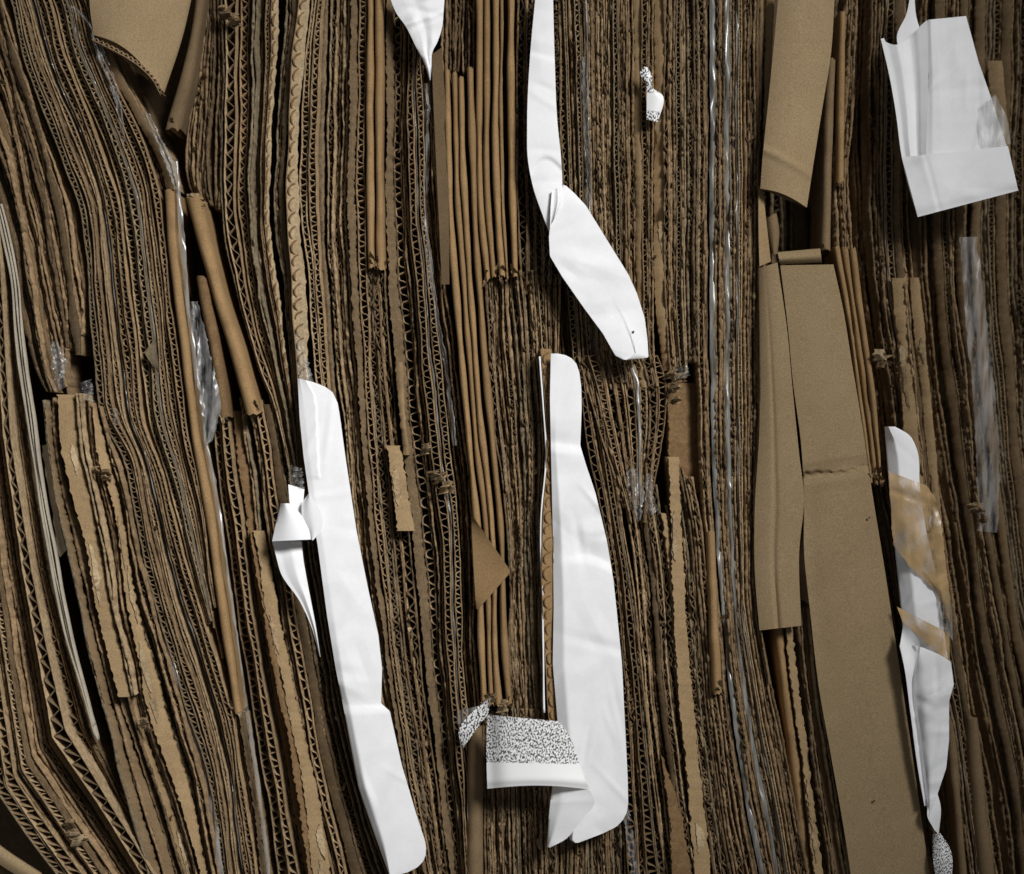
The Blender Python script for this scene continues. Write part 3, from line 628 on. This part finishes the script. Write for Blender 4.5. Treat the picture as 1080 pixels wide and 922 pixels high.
panel("curved brown flap hanging at the upper left corner", [(94,-16),(95,10),(99,37)], [(205,-16),(192,40),(173,98)],
      lambda u, v: -18 + 55 * (u - .3) ** 2 + 4 * v, mat='h', sag=lambda u, v: (0 * u, v ** 3 * -13 * np.sin(u * 3.14)), nv=40, nu=24)
def rim(root, pts, d, n=140):
    p = along(pts, np.linspace(0, 1, n))
    gx, gy = np.gradient(p[:, 0]), np.gradient(p[:, 1]); L = np.hypot(gx, gy)
    wv = np.sin(np.arange(n) * .75)
    for nm, off, h, m in (("fluting", 2.2 + 1.3 * wv, .4, 'b'), ("back_liner_edge", 4.4 + 0 * wv, .6, 'k')):
        V, F = strip_vf(p[:, 0] - gy / L * off, p[:, 1] + gx / L * off, h, d, d + 14, 0); mk(nm, V, F, m, root)
rim(bpy.data.objects["cardboard_sheet"], [(99,38),(125,51),(150,67),(166,84),(173,98)], -14 + 55 * (np.linspace(0, 1, 140) - .3) ** 2)
panel("curved brown flap hanging at top right above the hollow", [(822,-16),(815,60),(808,130),(804,170),(802,199)], [(881,-16),(876,60),(868,110),(860,160),(851,219)],
      lambda u, v: -22 + 34 * (u - .38) ** 2 - 1.6 * tent(v - .81 - .05 * u, .03) + 4 * np.clip(v - .81 - .05 * u, 0, 1) * 4, nv=120, nu=24, mat='h',
      sag=lambda u, v: (0 * u, v ** 6 * -4 * np.sin(u * 3.14)))
panel("narrow left brown panel overlapping the big one", [(800,283),(801,360),(801,450),(796,540),(796,600),(801,665)], [(820,277),(831,355),(835,400),(843,480),(848,525),(843,580),(845,660)],
      lambda u, v: -12 + 8 * (1 - u) ** 3 + 3 * rdg(u - .35 - .1 * v, .05) * v - 3 * np.sin(v * 5) * u, nv=90, nu=30)
panel("big tall brown panel right of centre with a crease", [(823,280),(832,355),(836,400),(845,470),(848,520),(848,580),(855,650),(863,720),(877,800),(891,880),(900,940)],
      [(879,279),(890,330),(898,380),(908,440),(920,520),(933,600),(945,680),(957,760),(970,850),(983,940)],
      lambda u, v: -6 + 9 * (u - .5) ** 2 - 1.5 * saw(v - .337 + .014 * u, .03) + 3.6 * saw(.337 - .014 * u - v, .02) + 6 * tent(v - .337 + .014 * u + .003 * np.sin(u * 6 + 1) + .0012 * np.sin(u * 37), .004) * np.clip(1.25 - u, 0, 1) + 3 * np.clip(.33 - v, 0, 1)
      + 5 * rdg(u - .1, .12) * np.clip(v * 3 - 1, 0, 1) * np.clip(2 - v * 3, 0, 1), nv=420, nu=40)
panel("rolled brown edge on top of the big panel", [(820,266),(823,279)], [(865,262),(867,277)], lambda u, v: -4 - 7 * np.sin(v * 3.14), nv=12, nu=16)
panel("short pale strip above the narrow left panel", [(800,196),(800,240),(801,281)], [(804,196),(809,240),(813,276)], lambda u, v: -4 + 3 * u, nv=20, nu=6, mat='t')
panel("tan flap poking from the lower left corner", [(-16,900),(0,912),(36,934)], [(-16,880),(6,897),(44,922)], lambda u, v: 10 - 4 * np.sin(u * 3), nv=14, nu=8)
def scrap(name, label, cat, Lp, Rp, depth, mat, nu=10, nv=24, th=0.6, **kw):
    o = slab(name, Lp, Rp, depth, mat, None, nu=nu, nv=nv, th=th, **kw); tag(o, label, cat); return o
scrap("paper_scrap", "brown triangular paper corner sticking out beside tan folds", "paper scrap", [(497,545),(499,590),(502,642)], [(499,545),(539,603),(504,643)], lambda u, v: -12 - 6 * u + 3 * np.sin(v * 4), 'q', sm_edges=False, nv=30)
scrap("paper_scrap", "narrow brown triangular flap left of tan fold bundle", "paper scrap", [(455,58),(459,150),(466,300)], [(466,50),(472,150),(474,300)], lambda u, v: -4 + 6 * (1 - u), 'j', nv=40)
scrap("paper_scrap", "grey cream broken strip right of cream papers", "paper scrap", [(44,470),(52,520),(62,588)], [(53,468),(61,520),(71,580)], lambda u, v: 20 - 5 * u, 'c', rough=.6)
scrap("paper_scrap", "bent brown leaf inside the hollow below upper flap", "paper scrap", [(806,232),(808,250),(812,268)], [(819,224),(822,244),(820,268)], lambda u, v: 10 - 8 * np.sin(u * 2.6) + 4 * v, 'j')
scrap("paper_scrap", "small pale curled leaf in the honeycomb stack", "paper scrap", [(152,372),(157,380),(167,393)], [(162,359),(164,372),(168,394)], lambda u, v: -6 - 3 * u, 'g')
rs = random.Random(3)
for lab, pts in {"pale torn chips on the upper tan strip": [(102, 500), (108, 505), (113, 503)], "pale torn chip low on the tan strip": [(148, 762), (154, 770)],
                 "ragged curl at the foot of tan folds": [(518, 742), (530, 745)], "torn curls above the sunken brown panel": [(712, 395), (716, 408), (721, 400), (708, 415), (713, 424)],
                 "torn curl beside the big panel strips": [(932, 380), (928, 376)], "torn knot in dim right stack": [(1030, 540), (1036, 545), (1026, 536)],
                 "ragged tuft at head of slanting tan fold": [(200, 210), (208, 214), (214, 220)],
                 "torn tuft at upper left of zigzag sheet": [(238, 14), (246, 18), (234, 8)], "torn knot low left under bent stack": [(72, 872), (80, 880), (85, 886)],
                 "torn tuft beside the grey tape left of fold bundle": [(452, 478), (458, 500), (472, 515), (466, 505)]}.items():
    r = empty("torn_cardboard", to_world(np.array([pts[0][0]]), np.array([pts[0][1] + 6.]), np.array([-4.]), np.array([-4.]))[0]); tag(r, lab, "torn cardboard")
    for (x, y) in pts:
        for _ in range(2):
            w, h = rs.uniform(5, 11), rs.uniform(6, 14); a = rs.uniform(-.6, .6); k = rs.uniform(3, 7); c = rs.uniform(2, 5)
            x += rs.uniform(-2, 2); y += rs.uniform(-3, 3)
            slab("torn_ply", [(x - w / 2, y - h / 2), (x - w / 2 + a * h, y + h / 2)], [(x + w / 2, y - h / 2 + a * 3), (x + w / 2 + a * h, y + h / 2 - 2)],
                 lambda u, v: -5 - c * np.sin(v * k) + 3 * np.cos(u * 4), rs.choice("lkmt"), r, nu=6, nv=8, th=.7, rough=1.2, sm_edges=False)

# ------------------------------------------------------------------ white labels
def label_root(text, at, name="white_label", cat="label"):
    r = empty(name, to_world(np.array([float(at[0])]), np.array([float(at[1])]), np.array([-20.]), np.array([-20.]))[0]); tag(r, text, cat); return r

# left label
r = label_root("long white label slanting down left of centre", (430, 922))
slab("strip", [(314,399),(315,420),(316,440),(320,480),(327,530),(335,575),(345,650),(354,705),(362,745),(378,830),(395,880),(411,924)],
     [(330,403),(343,408),(351,414),(356,425),(358,436),(364,480),(376,560),(388,620),(399,670),(403,705),(402,742),(411,750),(424,808),(440,862),(448,886),(449.5,894),(449,902),(446,909),(440,915),(430,920),(413,925)],
     lambda u, v: -27 + 8 * np.clip(.13 - u, 0, 1) / .13 * np.clip((v - .35) * 2.2, .2, 1) + 2 * (u - .5) ** 2 + 3.0 * saw(.655 - .02 * u - v, .05) - .8 * saw(v - .655 + .02 * u, .05)
     - 1.2 * tent(v - .41 + .03 * u, .03) * np.clip(1.2 - 2 * u, 0, 1) - 1.4 * saw(.5 - u - v, .3) * (v < .2) + 2 * np.sin(v * 5), 'w', r, nu=34, nv=240, sm_edges=False, cr=(3, 40, 1.3))
# its curled neighbour
r = label_root("curled white label tail left of the long slanting label", (335, 665))
slab("neck", [(304,511),(305,525),(308,548)], [(321,516),(320,528),(318,545)], lambda u, v: -22 + 3 * u - 4 * v, 'w', r, nu=8, nv=14)
slab("loop", [(296,531),(292,548),(287,571)], [(306,531),(316,541),(330,569)], lambda u, v: -34 - 11 * np.sin(u * 2.6 + .3) + 4 * v, 'w', r, nu=16, nv=16)
slab("round_end", [(325,521),(319,530),(318,540),(328,569)], [(326,521),(334,532),(340,549),(337,562),(330,570)], lambda u, v: -38 + 6 * rdg(u, .3), 'w', r, nu=12, nv=20)
slab("tail", [(287,571),(291,586),(296,604),(316,634),(328,660),(337,692)], [(318,571),(320,590),(323,608),(328,634),(333,660),(338,693)], lambda u, v: -22 + 10 * v - 3 * tent(u - .62, .4) + 8 * rdg(v, .08), 'w', r, nu=18, nv=50, cr=(14, 8, .8))
# pointed label top centre
r = label_root("twisted white label ending in a point right of top centre", (668, 380))
slab("upper_strip", [(566,-16),(559,60),(556,130),(557,170),(563,200),(572,226),(579,245)], [(583,-16),(585,60),(588,130),(592,170),(593,196),(591,215),(583,243)],
     lambda u, v: -27 + 3 * (u - .5) ** 2 + 2.2 * saw(v - .76 + .06 * np.sin(u * 3), .1) + 1.2 * saw(.27 + .03 * u - v, .05) + 6 * np.clip(v - .85, 0, 1) * 4 + 2 * np.sin(v * 5), 'w', r, nu=22, nv=130, cr=(7, 14, .9))
slab("twist", [(582,201),(581,215),(580,240)], [(595,195),(597,206),(589,222)], lambda u, v: -34 + 12 * u * (1 - v) - 5 * rdg(u - .5, .2), 'w', r, nu=12, nv=16)
slab("lower_flap", [(594,195),(588,210),(581,232),(579,250),(580,270),(593,292),(616,325),(636,352),(649,375),(656,379)], [(597,196),(606,204),(618,217),(642,256),(663,290),(672,310),(680,336),(683,360),(684,377),(662,380)],
     lambda u, v: -32 + 4 * (u - .45) ** 2 + 5 * rdg(v, .07) - 2.2 * saw(u - .6 - .35 * (v - .7), .3) * np.clip(v - .6, 0, .4) * 2.5 - 3 * v, 'w', r, nu=44, nv=120, cr=(6, 16, 1.2), sm_edges=False)
# centre label
r = label_root("large white label at centre with curled printed lower end", (630, 893))
slab("strip", [(581,373),(580,420),(581,470),(583,560),(584,640),(583,700),(588,760),(592,810),(598,850),(601,886),(606,889)],
     [(588,373),(596,374.5),(603,378),(608,384),(611,393),(613,408),(613.5,430),(612,470),(618,490),(628,520),(640,570),(647,612),(650,640),(656,700),(659,760),(662,820),(662.5,848),(661,857),(657,865),(650,872),(636,879),(610,889)],
     lambda u, v: -25 + 7 * np.clip(.16 - u, 0, 1) / .16 * np.clip(v * 4 - .5, 0, 1) + 2 * (u - .55) ** 2 + 2.6 * saw(.185 + .015 * u - v, .05) - .5 * saw(v - .185 - .015 * u, .04)
     + 3.2 * saw(.43 - .02 * np.sin(u * 3) - v, .05) * np.clip(u * 3 - .3, 0, 1) - .6 * saw(v - .43 + .02 * np.sin(u * 3), .04) + 2 * np.sin(v * 4), 'w', r, nu=40, nv=240, sm_edges=False, cr=(5, 40, 1.3))
slab("curled_end", [(583,826),(580,850),(577,893)], [(605,826),(622,834),(627,845),(612,866),(598,884),(580,894)], lambda u, v: -40 - 16 * u * (1 - .6 * v) + 14 * np.clip(.3 - v, 0, 1) / .3 * (1 - .2 * u) + 4 * tent(u, .25), 'w', r, nu=18, nv=34)
slab("printed_back", [(514,754),(513,790),(514,832)], [(590,761),(598,772),(612,808),(618,824),(622,833)], lambda u, v: -46 - 12 * np.clip(v - .35, 0, 1) ** 1.5 - 5 * np.sin(u * 3.1) + 10 * rdg(u, .12) + 4 * rdg(1 - v, .06), 'P', r, nu=28, nv=34,
     uvf=lambda X, Y, U, V: (X, Y - 804 - 2.0 * U), sag=lambda u, v: (0 * u, -4.0 * v ** 3 * np.sin(u * 3.1)))
o = scrap("printed_scrap", "small torn printed scrap left of centre label's printed flap", "paper scrap", [(513,738),(497,752),(484,770),(487,790)], [(516,738),(515,752),(506,764),(488,790)], lambda u, v: -26 - 6 * u + 5 * v, 'P', uvf=lambda X, Y, U, V: (X * .85 + 300, Y * .85 - 900))
scrap("clear_tape", "small clear tape end behind torn printed scrap", "tape", [(482,750),(482,764)], [(508,744),(500,762)], lambda u, v: -18 + 2 * u, 'F')
o = scrap("printed_scrap", "small white printed tag on sheets right of top centre", "paper scrap", [(679,70),(675,77),(681,88),(682,108),(682,126)], [(683,71),(688,82),(687,90),(699,101),(694,129)], lambda u, v: -12 - 1.5 * np.sin(u * 3) + 1 * rdg(v - .4, .1), 'P', nv=40,
      uvf=lambda X, Y, U, V: (X, np.where(((Y < 98) | (Y > 117)), Y - 1000, Y + 1000)))
# top label
r = label_root("short white label hanging at the top left of centre", (455, 85))
slab("strip", [(408,-16),(414,5),(417,12),(428,28),(439,50),(448,68),(453,84)], [(470,-16),(468,10),(466,30),(461,45),(456,55),(455,70),(454,85)],
     lambda u, v: -26 + 8 * (u - .6) ** 2 + 2 * tent(v - .3 + .2 * u, .09) - 2 * saw(v - .42 + .15 * u, .2) + 2 * tent(u - .4 - .3 * v, .2), 'w', r, nu=26, nv=60, cr=(8, 16, 1.6))
# folded paper, upper right
r = label_root("folded white paper sheet standing out at the upper right", (1000, 228), name="white_paper", cat="paper")
slab("back_leaf", [(961,-12),(956,15),(946,38),(950,60)], [(964,-12),(967,20),(972,36),(975,60)], lambda u, v: -16 + 6 * u, 'w', r, nu=10, nv=20)
slab("left_pleat", [(929,41),(938,80),(945,120),(951,165),(959,200),(968,228)], [(978,30),(979,80),(978,120),(977,165),(979,200),(984,225)],
     lambda u, v: -24 - 3 * tent(u - .35, .2) + 2.5 * tent(u - .62, .16) - 5 * tent(u - 1, .3), 'w', r, nu=30, nv=40, sag=lambda u, v: (0 * u, (1 - v) ** 5 * 10 * np.sin(u * 4.2) * (u > .1)))
slab("main_leaf", [(978,21),(979,80),(978,120),(976,168)], [(1019,17),(1032,65),(1046,105),(1062,155)], lambda u, v: -30 + 3 * u + 2.5 * tent(u, .08), 'w', r, nu=50, nv=70, sm_edges=False, cr=(9, 16, 1.0))
slab("folded_hem", [(951,166),(968,229)], [(1063,154),(1074,201)], lambda u, v: -32.2 + 2 * rdg(1 - v, .1) + 5 * tent(u, .2) + 1.0 * tent(u - .22, .03), 'w', r, nu=50, nv=36, sm_edges=False, cr=(10, 12, .9))
scrap("clear_tape", "crumpled clear tape on the folded white paper's right edge", "tape", [(1036,110),(1034,135),(1038,155)], [(1050,100),(1062,125),(1066,152)], lambda u, v: -34 + .5 * np.sin(u * 9 + v * 7) + .5 * np.sin(v * 13), 'G', cr=(2, 14, .8), nv=40, nu=24)
# taped label
r = label_root("white label wrapped in brown tape beside the big panel", (975, 695))
slab("strip", [(933,450),(936,490),(940,540),(946,600),(950,640),(954,690)], [(944,450),(960,460),(967,474),(970,510),(977,560),(988,610),(995,660),(1000,695)],
     lambda u, v: -10 + 14 * np.clip(.35 - u, 0, 1) * 2 + 5 * (u - .6) ** 2 + 3 * np.sin(v * 8) * u, 'w', r, nu=24, nv=90, cr=(11, 16, 1.2))
o = slab("brown_tape", [(937,497),(940,540),(942,575),(960,598),(985,622),(1000,655)], [(977,512),(986,524),(994,558),(998,600),(1003,640),(1003,657)], lambda u, v: -18 + 1.2 * np.sin(u * 7 + v * 9) + 10 * np.clip(.3 - u, 0, 1), 'B', r, nu=30, nv=60, th=.3, sm_edges=False, cr=(15, 30, 1.8), rough=.5)
slab("tape_tail", [(946,640),(952,656)], [(1001,668),(1002,700)], lambda u, v: -18 + 3 * np.sin(u * 7), 'B', r, nu=14, nv=10, th=.3)
slab("tape_corner", [(996,622),(993,660)], [(1004,640),(1005,676)], lambda u, v: -14 + 6 * u + 2 * np.sin(v * 8), 'T', r, nu=6, nv=10, th=.3)
# crumpled lower right label
r = label_root("crumpled white label tapering downward at the lower right", (985, 880))
slab("strip", [(960,680),(962,720),(966,760),(971,800),(976,840),(979,862)], [(973,683),(990,690),(1003,698),(1006,722),(1001,740),(1001,780),(998,810),(990,834),(981,860)],
     lambda u, v: -24 + 9 * rdg(u, .2) + 3 * tent(v - .3 + .08 * u, .05) - 3.5 * saw(v - .34 + .06 * u, .16) + 3 * (u - .5) ** 2 + 4 * v, 'w', r, nu=28, nv=90, cr=(12, 26, 2.0), sm_edges=False)
slab("side_fold", [(949,682),(953,700),(960,750),(968,810),(975,850)], [(953,657),(968,674),(965,720),(972,780),(980,850)], lambda u, v: -27 + 6 * np.sin(u * 3) + 6 * v, 'w', r, nu=12, nv=60, cr=(13, 12, 1.4))
slab("lower_twist", [(979,848),(978,860),(986,876)], [(988,834),(992,850),(990,880)], lambda u, v: -19 + 5 * u - 3 * np.sin(v * 4), 'w', r, nu=10, nv=20)
slab("printed_end", [(984,880),(984,905),(990,940)], [(992,879),(1002,895),(1003,940)], lambda u, v: -16 - 4 * np.sin(u * 3) + 2 * np.sin(v * 9), 'P', r, nu=10, nv=26, uvf=lambda X, Y, U, V: (X * 1.4, Y * 1.4 - 3000))

# ------------------------------------------------------------------ clear film and tape scraps
def film(label, Lp, Rp, d, mat='F', amp=2.5, name="clear_film", nv=40):
    if nv == 40: amp = 1.6
    a, b, c = rs.uniform(0, 6), rs.uniform(7, 12), rs.uniform(14, 26)
    scrap(name, label, "plastic film", Lp, Rp, lambda u, v: d + amp * np.sin(u * b + a + v * 5) + amp * .7 * np.sin(v * c + u * 3 + a) + .4 * amp * np.sin(v * 60 + u * 11), mat, nu=12, nv=nv, th=.25, rough=.8)
film("crinkled clear film hanging left of slanting tan fold", [(200,318),(204,360),(208,400),(214,440),(216,470)], [(208,318),(216,350),(226,390),(233,430),(222,468)], -12, amp=1.3, nv=60)
film("large clear film hanging in dim right stack", [(1012,250),(1018,330),(1026,420),(1030,500),(1030,560)], [(1030,250),(1040,330),(1050,420),(1054,500),(1052,562)], 2, amp=1.4, nv=80)
film("clear tape lump at foot of ragged left bundle", [(52,362),(54,385),(58,412)], [(60,358),(70,380),(66,410)], -10, 'F')
film("clear tape lump on head of tan strip", [(84,404),(88,420)], [(96,400),(99,425)], -14, 'F')
film("clear tape bit on second tan strip", [(117,428),(120,450)], [(124,432),(125,448)], -10, 'F')
film("glossy clear tape streak under upper left flap", [(70,8),(88,20),(102,60),(122,110),(130,150)], [(80,6),(98,28),(112,60),(127,105),(132,150)], -6, 'F', nv=60)
film("bright clear tape fold above the long tan fold", [(150,118),(162,145),(176,178),(184,200)], [(158,120),(170,145),(186,178),(190,200)], -8, 'T')
film("clear tape between two fluted sheets below short label", [(447,88),(448,150),(446,220),(455,310),(470,400),(478,470)], [(453,88),(453,150),(451,220),(460,310),(474,400),(482,470)], -6, 'F', nv=90)
film("bright clear film lump under fanned bundle", [(660,498),(664,530),(672,552)], [(668,490),(678,510),(676,550)], -6, 'F')
film("narrow bright clear film right of fanned bundle", [(682,500),(680,530),(684,545)], [(688,500),(690,525),(694,538)], -6, 'F')
film("small bright clear tape at the torn curls", [(712,390),(714,400)], [(724,384),(728,396)], -12, 'F')
film("thin clear tape streak right of pointed label's upper strip", [(612,60),(614,120),(618,200),(617,250)], [(617,60),(620,120),(624,200),(622,250)], -4, 'F', nv=60)
film("clear tape over the head of left slanting label", [(311,352),(313,380),(316,402)], [(317,352),(324,380),(332,404)], -14, 'F')
film("clear tape over the neck of curled tail label", [(305,490),(304,512)], [(318,494),(321,516)], -20, 'F')
film("clear tape edge at foot of centre label", [(655,856),(660,880),(668,938)], [(662,850),(668,880),(677,938)], -14, 'F')

# short stiff fibres and specks on the panels
for lab, (x, y) in {"tiny dark speck high on the big panel": (917, 546), "tiny dark speck low on the big panel": (922, 845), "tiny dark speck near tip of pointed label": (668, 350)}.items():
    d = -36.2 if x < 700 else -9
    scrap("speck", lab, "speck", [(x - 1, y - 1.2), (x - 1.2, y + 1.2)], [(x + 1.1, y - 1), (x + 1, y + 1.1)], lambda u, v: d + 0 * u, 'd', nu=3, nv=3)
